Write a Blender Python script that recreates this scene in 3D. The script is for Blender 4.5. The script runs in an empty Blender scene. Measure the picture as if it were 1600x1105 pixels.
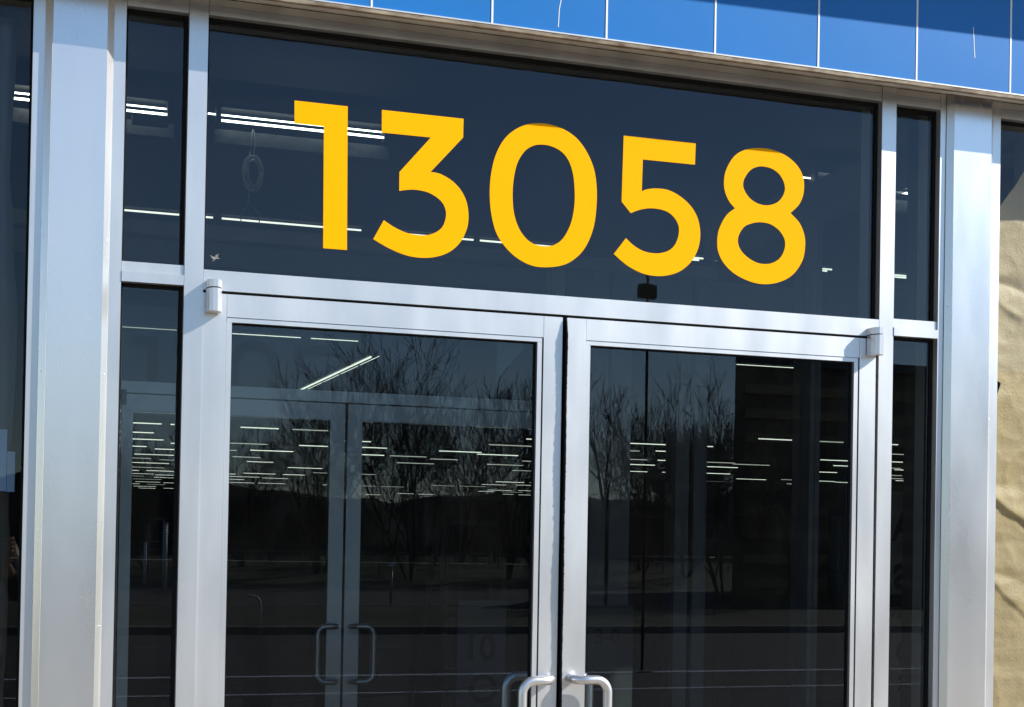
import bpy, bmesh, math, random
from mathutils import Vector, Matrix, noise
R = math.radians
scene = bpy.context.scene
COL = scene.collection

# ------------------------------------------------------------------ camera
TH, PI_, RO = R(18.85), R(.76), R(1.02)
fw = Vector((math.sin(TH)*math.cos(PI_), math.cos(TH)*math.cos(PI_), math.sin(PI_)))
rt = Vector((math.cos(TH), -math.sin(TH), 0)); up = rt.cross(fw)
r2 = rt*math.cos(RO) + up*math.sin(RO); u2 = up*math.cos(RO) - rt*math.sin(RO)
cam_data = bpy.data.cameras.new('camera'); cam = bpy.data.objects.new('camera', cam_data)
COL.objects.link(cam); scene.camera = cam
m = Matrix((r2, u2, -fw)).transposed().to_4x4(); m.translation = Vector((0, -3.74, 1.52))
cam.matrix_world = m
cam_data.sensor_width = 36; cam_data.lens = 36*2350/1600
cam_data.shift_x = 0; cam_data.shift_y = (815-552.5)/1600
cam_data.clip_start = .05; cam_data.clip_end = 3000

# ------------------------------------------------------------------ sky and sun
SUN_AZ, SUN_EL = 60.3, 33.4            # degrees to the right of the facade's outward normal
world = bpy.data.worlds.new('World'); scene.world = world; world.use_nodes = True
wn = world.node_tree; bg = wn.nodes['Background']
sky = wn.nodes.new('ShaderNodeTexSky'); sky.sky_type = 'NISHITA'; sky.sun_disc = False
sky.sun_elevation = R(SUN_EL); sky.sun_rotation = R(180-SUN_AZ)
sky.air_density = 1.0; sky.dust_density = .05; sky.ozone_density = 3.6
wn.links.new(sky.outputs[0], bg.inputs[0]); bg.inputs[1].default_value = .11
sl = bpy.data.lights.new('sun', 'SUN'); sl.energy = 5.0; sl.angle = R(.5); sl.color = (1, .95, .86)
sun = bpy.data.objects.new('sun', sl); COL.objects.link(sun)
sd = Vector((math.sin(R(SUN_AZ))*math.cos(R(SUN_EL)), -math.cos(R(SUN_AZ))*math.cos(R(SUN_EL)), math.sin(R(SUN_EL))))
sun.rotation_euler = sd.to_track_quat('Z', 'Y').to_euler(); sun.location = sd*20
scene.view_settings.view_transform = 'Standard'; scene.view_settings.look = 'None'
scene.view_settings.gamma = 1; scene.view_settings.use_curve_mapping = False
scene.view_settings.exposure = 0.6
scene.cycles.transparent_max_bounces = 24; scene.cycles.max_bounces = 10
scene.cycles.sample_clamp_indirect = 4; scene.cycles.use_adaptive_sampling = False

# ------------------------------------------------------------------ materials
def nm(name):
    mt = bpy.data.materials.new(name); mt.use_nodes = True
    return mt, mt.node_tree, mt.node_tree.nodes['Principled BSDF']
def N(nt, t, **k):
    n = nt.nodes.new(t)
    for a, b in k.items(): setattr(n, a, b)
    return n
def plain(name, col, rough=.6, metal=0., spec=.5, bump=0., bscale=60., vary=0., vscale=6., col2=None, stretch=(1, 1, 1)):
    mt, nt, p = nm(name)
    p.inputs['Base Color'].default_value = (*col, 1); p.inputs['Roughness'].default_value = rough
    p.inputs['Metallic'].default_value = metal; p.inputs['Specular IOR Level'].default_value = spec
    tc = N(nt, 'ShaderNodeTexCoord'); mp = N(nt, 'ShaderNodeMapping'); mp.inputs['Scale'].default_value = stretch
    nt.links.new(tc.outputs['Object'], mp.inputs[0])
    if vary or col2:
        nz = N(nt, 'ShaderNodeTexNoise'); nz.inputs['Scale'].default_value = vscale; nz.inputs['Detail'].default_value = 8
        nz.inputs['Roughness'].default_value = .65
        nt.links.new(mp.outputs[0], nz.inputs['Vector'])
        rp = N(nt, 'ShaderNodeValToRGB'); rp.color_ramp.elements[0].position = .3; rp.color_ramp.elements[1].position = .7
        c2 = col2 or tuple(c*(1-vary) for c in col)
        rp.color_ramp.elements[0].color = (*c2, 1); rp.color_ramp.elements[1].color = (*col, 1)
        nt.links.new(nz.outputs['Fac'], rp.inputs[0]); nt.links.new(rp.outputs[0], p.inputs['Base Color'])
    if bump:
        nz = N(nt, 'ShaderNodeTexNoise'); nz.inputs['Scale'].default_value = bscale; nz.inputs['Detail'].default_value = 6
        nt.links.new(mp.outputs[0], nz.inputs['Vector'])
        bp = N(nt, 'ShaderNodeBump'); bp.inputs['Strength'].default_value = bump; bp.inputs['Distance'].default_value = .01
        nt.links.new(nz.outputs['Fac'], bp.inputs['Height']); nt.links.new(bp.outputs[0], p.inputs['Normal'])
    return mt

def anodised(name, col=(.80, .79, .78), rough=.35, metal=.86, grain=.25, smudge=.1, warp=0., rust=False):
    """satin clear-anodised aluminium: fine vertical extrusion grain, faint smudges"""
    mt, nt, p = nm(name)
    L = nt.links.new
    tc = N(nt, 'ShaderNodeTexCoord')
    mp = N(nt, 'ShaderNodeMapping'); mp.inputs['Scale'].default_value = (260, 260, 2.2); L(tc.outputs['Object'], mp.inputs[0])
    g = N(nt, 'ShaderNodeTexNoise'); g.inputs['Scale'].default_value = 1; g.inputs['Detail'].default_value = 3; L(mp.outputs[0], g.inputs['Vector'])
    s = N(nt, 'ShaderNodeTexNoise'); s.inputs['Scale'].default_value = 5; s.inputs['Detail'].default_value = 3; s.inputs['Roughness'].default_value = .5
    mp2 = N(nt, 'ShaderNodeMapping'); mp2.inputs['Scale'].default_value = (1.6, 1.6, .45); L(tc.outputs['Object'], mp2.inputs[0]); L(mp2.outputs[0], s.inputs['Vector'])
    cr = N(nt, 'ShaderNodeValToRGB'); cr.color_ramp.elements[0].position = .35; cr.color_ramp.elements[1].position = .62
    cr.color_ramp.elements[0].color = (*[c*(1-smudge) for c in col], 1); cr.color_ramp.elements[1].color = (*col, 1)
    L(s.outputs['Fac'], cr.inputs[0]); out = cr.outputs[0]
    if rust:   # grime and rust run where the cover meets the soffit, thinning out downwards
        sx = N(nt, 'ShaderNodeSeparateXYZ'); L(tc.outputs['Object'], sx.inputs[0])
        rn = N(nt, 'ShaderNodeTexNoise'); rn.inputs['Scale'].default_value = 22; rn.inputs['Detail'].default_value = 8; rn.inputs['Roughness'].default_value = .7
        L(tc.outputs['Object'], rn.inputs['Vector'])
        mr = N(nt, 'ShaderNodeMapRange'); mr.inputs[1].default_value = 2.775; mr.inputs[2].default_value = 2.845; L(sx.outputs[2], mr.inputs[0])
        ml = N(nt, 'ShaderNodeMath', operation='MULTIPLY'); L(mr.outputs[0], ml.inputs[0]); L(rn.outputs['Fac'], ml.inputs[1])
        r3 = N(nt, 'ShaderNodeValToRGB'); r3.color_ramp.elements[0].position = .24; r3.color_ramp.elements[1].position = .8
        L(ml.outputs[0], r3.inputs[0])
        mx = N(nt, 'ShaderNodeMix', data_type='RGBA'); L(r3.outputs[0], mx.inputs[0]); L(out, mx.inputs[6]); mx.inputs[7].default_value = (.13, .055, .022, 1)
        out = mx.outputs[2]
    L(out, p.inputs['Base Color'])
    rr = N(nt, 'ShaderNodeMapRange'); rr.inputs[3].default_value = rough-.05; rr.inputs[4].default_value = rough+.09
    L(s.outputs['Fac'], rr.inputs[0]); L(rr.outputs[0], p.inputs['Roughness'])
    p.inputs['Metallic'].default_value = metal
    b = N(nt, 'ShaderNodeBump'); b.inputs['Strength'].default_value = grain; b.inputs['Distance'].default_value = .0003; L(g.outputs['Fac'], b.inputs['Height'])
    nrm = b.outputs[0]
    if warp:
        w = N(nt, 'ShaderNodeTexNoise'); w.inputs['Scale'].default_value = 2.4; w.inputs['Detail'].default_value = 2
        mp3 = N(nt, 'ShaderNodeMapping'); mp3.inputs['Scale'].default_value = (2.2, 1, .8); L(tc.outputs['Object'], mp3.inputs[0]); L(mp3.outputs[0], w.inputs['Vector'])
        b2 = N(nt, 'ShaderNodeBump'); b2.inputs['Strength'].default_value = warp; b2.inputs['Distance'].default_value = .02
        L(w.outputs['Fac'], b2.inputs['Height']); L(nrm, b2.inputs['Normal']); nrm = b2.outputs[0]
    L(nrm, p.inputs['Normal'])
    return mt

def glass(name, tint=(.73, .77, .79), dust=.003, refl=.054):
    """thin architectural pane: clear tinted transmission plus mirror reflection by angle on each face"""
    mt = bpy.data.materials.new(name); mt.use_nodes = True; nt = mt.node_tree; nt.nodes.clear(); L = nt.links.new
    out = N(nt, 'ShaderNodeOutputMaterial'); tr = N(nt, 'ShaderNodeBsdfTransparent'); gl = N(nt, 'ShaderNodeBsdfGlossy'); gl.inputs['Roughness'].default_value = 0
    tr.inputs[0].default_value = (*tint, 1); gl.inputs['Color'].default_value = (.82, .90, 1, 1)
    lw = N(nt, 'ShaderNodeLayerWeight'); lw.inputs[0].default_value = .5
    pw = N(nt, 'ShaderNodeMath', operation='POWER'); pw.inputs[1].default_value = 5; L(lw.outputs['Facing'], pw.inputs[0])
    ma = N(nt, 'ShaderNodeMath', operation='MULTIPLY_ADD'); ma.inputs[1].default_value = .9; ma.inputs[2].default_value = refl; L(pw.outputs[0], ma.inputs[0])
    ge = N(nt, 'ShaderNodeNewGeometry'); iv_ = N(nt, 'ShaderNodeMath', operation='SUBTRACT'); iv_.inputs[0].default_value = 1; L(ge.outputs['Backfacing'], iv_.inputs[1])
    mf = N(nt, 'ShaderNodeMath', operation='MULTIPLY'); L(ma.outputs[0], mf.inputs[0]); L(iv_.outputs[0], mf.inputs[1])
    mx = N(nt, 'ShaderNodeMixShader'); L(mf.outputs[0], mx.inputs[0]); L(tr.outputs[0], mx.inputs[1]); L(gl.outputs[0], mx.inputs[2])
    df = N(nt, 'ShaderNodeBsdfDiffuse'); df.inputs[0].default_value = (.5, .48, .44, 1)
    tc = N(nt, 'ShaderNodeTexCoord'); nz = N(nt, 'ShaderNodeTexNoise'); nz.inputs['Scale'].default_value = 3.5; nz.inputs['Detail'].default_value = 10; nz.inputs['Roughness'].default_value = .75
    L(tc.outputs['Object'], nz.inputs['Vector'])
    rp = N(nt, 'ShaderNodeMapRange'); rp.inputs[1].default_value = .45; rp.inputs[2].default_value = .75; rp.inputs[3].default_value = dust*.3; rp.inputs[4].default_value = dust*1.6
    L(nz.outputs['Fac'], rp.inputs[0])
    m2 = N(nt, 'ShaderNodeMixShader'); L(rp.outputs[0], m2.inputs[0]); L(mx.outputs[0], m2.inputs[1]); L(df.outputs[0], m2.inputs[2])
    L(m2.outputs[0], out.inputs[0])
    return mt

def emit(name, col, s):
    mt, nt, p = nm(name); p.inputs['Base Color'].default_value = (.8, .8, .8, 1)
    p.inputs['Emission Color'].default_value = (*col, 1); p.inputs['Emission Strength'].default_value = s
    return mt

M = {}
M['alu'] = anodised('satin_aluminium')
M['alu_door'] = anodised('door_aluminium', col=(.83, .82, .81), rough=.36)
M['alu_column'] = anodised('column_cover_aluminium', rough=.26, smudge=.06, warp=.05, grain=.04, rust=True)
M['alu_top'] = anodised('soffit_tinted_aluminium', col=(.74,.73,.70), rough=.45, smudge=.18)  # brownish base paints in the soffit's reflection on the head closures
M['alu_head'] = anodised('head_aluminium', rough=.45, smudge=.08)
M['cast'] = anodised('cast_aluminium', col=(.78, .77, .78), rough=.33, grain=.0, metal=.85)
M['handle'] = anodised('satin_handle_aluminium', col=(.82, .82, .83), rough=.3, grain=.05, metal=.9)
M['black'] = plain('black_rubber', (.006, .006, .007), .6, spec=.2)
M['gasket'] = plain('glazing_gasket', (.006, .006, .006), .7, spec=.15)
M['dark_gap'] = plain('dark_joint', (.012, .012, .014), .8)
M['glass'] = glass('tinted_glass')
M['glass_clear'] = glass('clear_glass', (.92, .93, .93), 0, .022)
M['glass_shop'] = glass('shop_window_glass', (.93, .95, .95), .003, .040)
M['tile'] = plain('glossy_blue_panel', (.012, .165, .50), .35, spec=.3, vary=.1, vscale=3, bump=.05, bscale=300)
M['joint'] = plain('white_joint_strip', (.75, .76, .78), .4)
M['lip'] = plain('bare_metal_lip', (.74, .72, .68), .35, .5, vary=.15)
M['lip_low'] = plain('weathered_drip_edge', (.42, .36, .27), .6, .2, col2=(.10, .05, .025), vscale=14, stretch=(1, 1, 3))
M['soffit'] = plain('dusty_soffit_metal', (.58, .54, .46), .55, .3, col2=(.22, .17, .11), vscale=16)
M['yellow'] = plain('yellow_vinyl', (.97, .43, .0), .6, spec=.05)
M['kraft'] = plain('kraft_paper', (.47, .345, .18), .55, spec=.35, vary=.12, vscale=5, bump=.16, bscale=130)
M['film'] = plain('dark_plastic_sheet', (.035, .035, .032), .38, bump=.2, bscale=12)
M['tape'] = plain('pale_blue_tape', (.16, .24, .36), .5)
M['chalk'] = plain('white_smear', (.5, .5, .48), .9)
M['brick'] = plain('painted_wall', (.30, .29, .28), .8, vary=.2)
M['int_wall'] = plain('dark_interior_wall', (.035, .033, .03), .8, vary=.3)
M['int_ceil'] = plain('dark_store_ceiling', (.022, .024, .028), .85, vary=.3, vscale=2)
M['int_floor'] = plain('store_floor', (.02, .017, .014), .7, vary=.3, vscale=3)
M['int_box'] = plain('brown_cardboard', (.16, .105, .055), .8, vary=.25)
M['int_metal'] = plain('painted_shelf_steel', (.10, .095, .085), .5, vary=.2)
M['beam'] = plain('grey_painted_beam', (.20, .21, .22), .6)
M['tube'] = emit('fluorescent_tube', (.95, 1.0, .84), 6)
M['tube_far'] = emit('fluorescent_tube_far', (.97, 1.0, .80), 1.25)
M['housing'] = plain('grey_enamel_housing', (.02, .02, .02), .7)
M['wire'] = plain('pale_cable', (.85, .84, .78), .6)
M['bark'] = plain('winter_bark', (.075, .06, .047), .9, vary=.3, vscale=9)
M['asphalt'] = plain('asphalt', (.058, .050, .040), .85, vary=.35, vscale=.35, bump=.4, bscale=30)
M['concrete'] = plain('pale_concrete', (.30, .25, .19), .85, vary=.15, vscale=1.2, bump=.2, bscale=40)
M['grass'] = plain('dormant_grass', (.06, .058, .022), .95, vary=.5, vscale=.8, bump=.6, bscale=8)
M['paint'] = plain('white_road_paint', (.62, .64, .66), .7, vary=.2, vscale=20)
M['white'] = plain('white_post_paint', (.8, .8, .76), .5)
M['fence'] = plain('galvanised_wire', (.3, .3, .29), .5, .5)
M['redwall'] = plain('brown_brick_wall', (.16, .075, .05), .9, vary=.3, vscale=1.5)
M['steel'] = plain('polished_steel', (.8, .8, .8), .06, 1.0)
M['roof'] = plain('grey_roofing', (.12, .12, .12), .8)

# ------------------------------------------------------------------ helpers
def tag(o, label=None, cat=None, group=None, kind=None):
    if label: o['label'] = label
    if cat: o['category'] = cat
    if group: o['group'] = group
    if kind: o['kind'] = kind
    return o
def thing(name, label, cat, loc=(0, 0, 0), group=None):
    o = bpy.data.objects.new(name, None); COL.objects.link(o); o.location = loc; o.empty_display_size = .1
    return tag(o, label, cat, group)
def link(name, me, mat, parent=None):
    o = bpy.data.objects.new(name, me); COL.objects.link(o)
    if mat is not None:
        if not me.materials: me.materials.append(mat)
    if parent is not None:
        o.parent = parent
        if parent.parent is None: o.matrix_parent_inverse = Matrix.Translation(parent.location).inverted()
    return o
def finish(bm, name, mat, parent=None, smooth=False, bevel=0., seg=1):
    if bevel:
        es = [e for e in bm.edges if len(e.link_faces) == 2 and e.calc_face_angle(0) > .5]
        bmesh.ops.bevel(bm, geom=es, offset=bevel, segments=seg, profile=.5, affect='EDGES', clamp_overlap=True)
    bmesh.ops.recalc_face_normals(bm, faces=bm.faces)
    me = bpy.data.meshes.new(name); bm.to_mesh(me); bm.free()
    if smooth:
        for p in me.polygons: p.use_smooth = True
    return link(name, me, mat, parent)
def addbox(bm, x0, x1, y0, y1, z0, z1):
    v = [bm.verts.new((x, y, z)) for x in (x0, x1) for y in (y0, y1) for z in (z0, z1)]
    for f in ((0, 1, 3, 2), (4, 6, 7, 5), (0, 4, 5, 1), (2, 3, 7, 6), (0, 2, 6, 4), (1, 5, 7, 3)):
        bm.faces.new([v[i] for i in f])
def box(name, mat, parent, *dims, bevel=0., seg=1):
    bm = bmesh.new()
    if not isinstance(dims[0], (tuple, list)): dims = [dims]
    for d in dims: addbox(bm, *d)
    return finish(bm, name, mat, parent, bevel=bevel, seg=seg)
def prism_z(name, mat, parent, pts, z0, z1, bevel=0., smooth=False, seg=1):
    """footprint polygon (x,y) extruded from z0 to z1"""
    bm = bmesh.new()
    a = [bm.verts.new((x, y, z0)) for x, y in pts]; b = [bm.verts.new((x, y, z1)) for x, y in pts]
    n = len(pts)
    for i in range(n): bm.faces.new((a[i], a[(i+1) % n], b[(i+1) % n], b[i]))
    bm.faces.new(a[::-1]); bm.faces.new(b)
    return finish(bm, name, mat, parent, bevel=bevel, smooth=smooth, seg=seg)
def tube_into(bm, pts, rad, sides=12, caps=True):
    pts = [Vector(p) for p in pts]; rings = []; prev = None
    for i, p in enumerate(pts):
        t = (pts[min(i+1, len(pts)-1)]-pts[max(i-1, 0)]).normalized()
        if prev is None:
            a = t.orthogonal().normalized()
        else:
            a = (prev - t*prev.dot(t)).normalized()
        prev = a; b = t.cross(a)
        r = rad[i] if isinstance(rad, (list, tuple)) else rad
        rings.append([bm.verts.new(p + (a*math.cos(2*math.pi*k/sides)+b*math.sin(2*math.pi*k/sides))*r) for k in range(sides)])
    for q, s in zip(rings, rings[1:]):
        for k in range(sides): bm.faces.new((q[k], q[(k+1) % sides], s[(k+1) % sides], s[k]))
    if caps: bm.faces.new(rings[0][::-1]); bm.faces.new(rings[-1])
def tube(name, mat, parent, pts, rad, sides=12, smooth=True):
    bm = bmesh.new(); tube_into(bm, pts, rad, sides)
    return finish(bm, name, mat, parent, smooth=smooth)
def arc(c, r, a0, a1, n, ux=(1, 0, 0), uz=(0, 0, 1)):
    c = Vector(c); ux = Vector(ux); uz = Vector(uz)
    return [c + ux*r*math.cos(a0+(a1-a0)*i/n) + uz*r*math.sin(a0+(a1-a0)*i/n) for i in range(n+1)]
def copy_tree(o, parent=None):
    c = o.copy(); COL.objects.link(c); c.parent = parent
    for ch in [k for k in bpy.data.objects if k.parent == o]: copy_tree(ch, c)
    return c

# ------------------------------------------------------------------ ground
TOP = 2.848            # underside of the fascia
box('sidewalk', M['concrete'], None, -14, 16, -5.6, -.02, -.25, -.004)['kind'] = 'structure'
def sheet(name, mat, x0, x1, y0, y1, z):
    bm = bmesh.new(); bm.faces.new([bm.verts.new(p) for p in ((x0, y0, z), (x1, y0, z), (x1, y1, z), (x0, y1, z))])
    o = finish(bm, name, mat); o['kind'] = 'structure'; return o
sheet('ground', M['grass'], -1500, 1500, -1500, -48, -.20)
sheet('parking_lot', M['asphalt'], -120, 160, -21.7, -5.6, -.13)
sheet('road', M['asphalt'], -200, 300, -48.5, -30.0, -.15)
o = box('grass_island', M['grass'], None, -120, 160, -30.2, -21.9, -.3, -.02); o['kind'] = 'structure'
o = box('kerb', M['concrete'], None, -120, 160, -21.9, -21.7, -.3, .0, bevel=.02); o['kind'] = 'structure'
o = box('kerb', M['concrete'], None, -120, 160, -30.42, -30.2, -.3, -.005, bevel=.02); o['kind'] = 'structure'
o = box('parking_line', M['paint'], None, -40, 60, -14.08, -13.9, -.129, -.126); o['kind'] = 'structure'
o = box('parking_line', M['paint'], None, -40, 60, -12.02, -11.9, -.129, -.126); o['kind'] = 'structure'
# low bank beyond the road
bm = bmesh.new(); nx, ny = 90, 14; g = []
for j in range(ny+1):
    for i in range(nx+1):
        x = -130+300*i/nx; y = -47-30*j/ny; t = min(1, j/4)
        z = -.21 + t*.75 + .35*noise.noise(Vector((x*.12, y*.15, 0)))*t
        g.append(bm.verts.new((x, y, z)))
for j in range(ny):
    for i in range(nx):
        a = j*(nx+1)+i; bm.faces.new((g[a], g[a+1], g[a+nx+2], g[a+nx+1]))
finish(bm, 'grass_bank', M['grass'], smooth=True)['kind'] = 'structure'

# ------------------------------------------------------------------ building shell (store hall)
SH = 4.15
b = thing('store_building', 'large dark store hall behind the glazed entrance', 'building', (4, 3, 0))
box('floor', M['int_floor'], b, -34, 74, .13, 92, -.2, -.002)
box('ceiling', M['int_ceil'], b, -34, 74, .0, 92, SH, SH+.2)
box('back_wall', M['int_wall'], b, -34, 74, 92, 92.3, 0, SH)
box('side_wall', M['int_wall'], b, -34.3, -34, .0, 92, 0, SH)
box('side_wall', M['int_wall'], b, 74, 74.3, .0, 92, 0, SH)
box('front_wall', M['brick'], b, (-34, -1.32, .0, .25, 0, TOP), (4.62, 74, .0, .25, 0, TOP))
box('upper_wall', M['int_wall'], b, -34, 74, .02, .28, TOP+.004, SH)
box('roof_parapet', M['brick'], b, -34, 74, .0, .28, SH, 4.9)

# ------------------------------------------------------------------ fascia
f = thing('fascia', 'bright blue panelled fascia band with white joints above the entrance', 'fascia', (1.6, -.06, TOP))
FD = .120; P0, PW = .8460-.31350*9, .31350; BB = 2.8342   # projection, panel pitch, bottom of the blue
for i in range(22):
    x = P0+i*PW
    bm = bmesh.new(); dz = random.Random(i).uniform(-.0006, .0006)
    addbox(bm, x+.0032, x+PW-.0032, -FD+.003+dz, -.06, BB+.0004, 3.30)
    t = finish(bm, 'panel', M['tile'], f, bevel=.0015)
    if i in (10, 14):   # two scratched panels
        t['label'] = 'blue panel with a thin white scratch'
        pts = [(.187, 3.02), (.185, 2.95), (.186, 2.92), (.1815, 2.895), (.1795, 2.848)] if i == 10 else [(.186, 3.009), (.1885, 2.975), (.190, 2.95), (.1925, 2.922)]
        bm = bmesh.new(); yy = -FD+.003+dz-.0006
        for (a, za), (c, zc) in zip(pts, pts[1:]):
            w = .0011
            bm.faces.new([bm.verts.new(p) for p in ((x+a-w, yy, za), (x+a+w, yy, za), (x+c+w, yy, zc), (x+c-w, yy, zc))])
        finish(bm, 'scratch', M['joint'], t)
for i in range(23):
    x = P0+i*PW
    box('joint_strip', M['joint'], f, x-.0026, x+.0026, -FD+.0015, -.07, BB+.0005, 3.30, bevel=.0006)
box('lip', M['lip'], f, P0, P0+22*PW, -FD-.0015, -.06, BB-.0034, BB, bevel=.0008)
# slightly wavy, corroded drip edge
bm = bmesh.new(); n = 420; rows = []
for i in range(n+1):
    x = P0+22*PW*i/n; wv = .0016*noise.noise(Vector((x*7, 0, 0)))+.0007*noise.noise(Vector((x*40, 3, 0)))
    rows.append([bm.verts.new((x, -FD-.0004, BB-.0036)), bm.verts.new((x, -FD+.001, BB-.0132+wv)), bm.verts.new((x, -FD+.012, BB-.0142+wv)), bm.verts.new((x, -FD+.0135, TOP+.001))])
for q, s in zip(rows, rows[1:]):
    for k in range(3): bm.faces.new((q[k], q[k+1], s[k+1], s[k]))
finish(bm, 'drip_edge', M['lip_low'], f)
box('soffit', M['soffit'], f, P0, P0+22*PW, -FD+.0135, -.0005, TOP+.0005, TOP+.003)
box('backing', M['dark_gap'], f, P0, P0+22*PW, -.06, -.001, TOP+.006, 3.30)
# cornice whose front edge runs slightly out of parallel with the wall
def cdep(x): return FD-.003+.2315+max(0, 3.2-x)*.0175
bm = bmesh.new(); xa, xb = P0, P0+22*PW
v = [bm.verts.new(p) for p in ((xa, -.001, 3.3), (xb, -.001, 3.3), (xb, -cdep(xb), 3.3), (3.2, -cdep(3.2), 3.3), (xa, -cdep(xa), 3.3))]
w = [bm.verts.new(p.co+Vector((0, 0, .16))) for p in v]
for i in range(5): bm.faces.new((v[i], v[(i+1) % 5], w[(i+1) % 5], w[i]))
bm.faces.new(v[::-1]); bm.faces.new(w)
finish(bm, 'cornice', M['lip'], f)

# ------------------------------------------------------------------ entrance frame
GY = .0265                   # outer face of the fixed panes
fr = thing('entrance_frame', 'silver aluminium entrance framing around the double doors', 'door frame', (1.42, .05, 0))
A = M['alu']; AT = M['alu_top']
def member(name, x0, x1, z0, z1, y=0., d=.11, mat=None, bev=.0008): return box(name, mat or A, fr, x0, x1, y, d, z0, z1, bevel=bev)
member('mullion', .418, .4640, 0, TOP-.0005); member('mullion', 2.3800, 2.4270, 0, TOP-.0005)
member('jamb', .2398, .268, 0, TOP-.0005, y=.0002); member('jamb', 2.5765, 2.5960, 0, TOP-.0005, y=.0002)
member('head_rail', .4655, 2.3785, 2.805, 2.8275, y=.0006); member('head_closure', .4655, 2.3785, 2.8283, TOP-.0008, y=.0012, mat=AT)
for x0, x1 in ((.269, .417), (2.428, 2.5755)):
    member('head_rail', x0, x1, 2.802, 2.8275, y=.0006); member('head_closure', x0, x1, 2.8283, TOP-.0008, y=.0012, mat=AT)
    member('sidelight_rail', x0, x1, 2.1578, 2.1822, y=.005); member('sidelight_rail', x0, x1, 2.1325, 2.157, y=-.0022, bev=.0012)
    member('sill_rail', x0, x1, 0, .11)
member('transom_bar', .4645, 2.3793, 2.1258, 2.1755, y=.0004)
def gasket(x0, x1, z0, z1, yf, yb, w=.0105, wt=.0095, parent=fr, mat=None, wl=.006):
    box('gasket', mat or M['gasket'], parent, (x1-w, x1-.0002, yf, yb, z0, z1), (x0+.0002, x0+wl, yf, yb, z0, z1), (x0, x1-w, yf, yb, z1-wt, z1-.0002), (x0, x1-w, yf, yb, z0+.0002, z0+.004))
def pane(x0, x1, z0, z1, y, parent, mat=None, t=.006):
    return box('pane', mat or M['glass'], parent, x0, x1, y, y+t, z0, z1)
for (x0, x1, z0, z1) in ((.4638, 2.380, 2.1755, 2.805), (.268, .418, 2.1822, 2.802), (2.427, 2.5765, 2.1822, 2.802), (.268, .418, .11, 2.1325), (2.427, 2.5765, .11, 2.1325)):
    pane(x0+.001, x1-.001, z0+.001, z1-.001, GY, fr)
    gasket(x0, x1, z0, z1, GY-.004, GY-.0005)
    gasket(x0, x1, z0, z1, GY+.0068, GY+.02)

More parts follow.
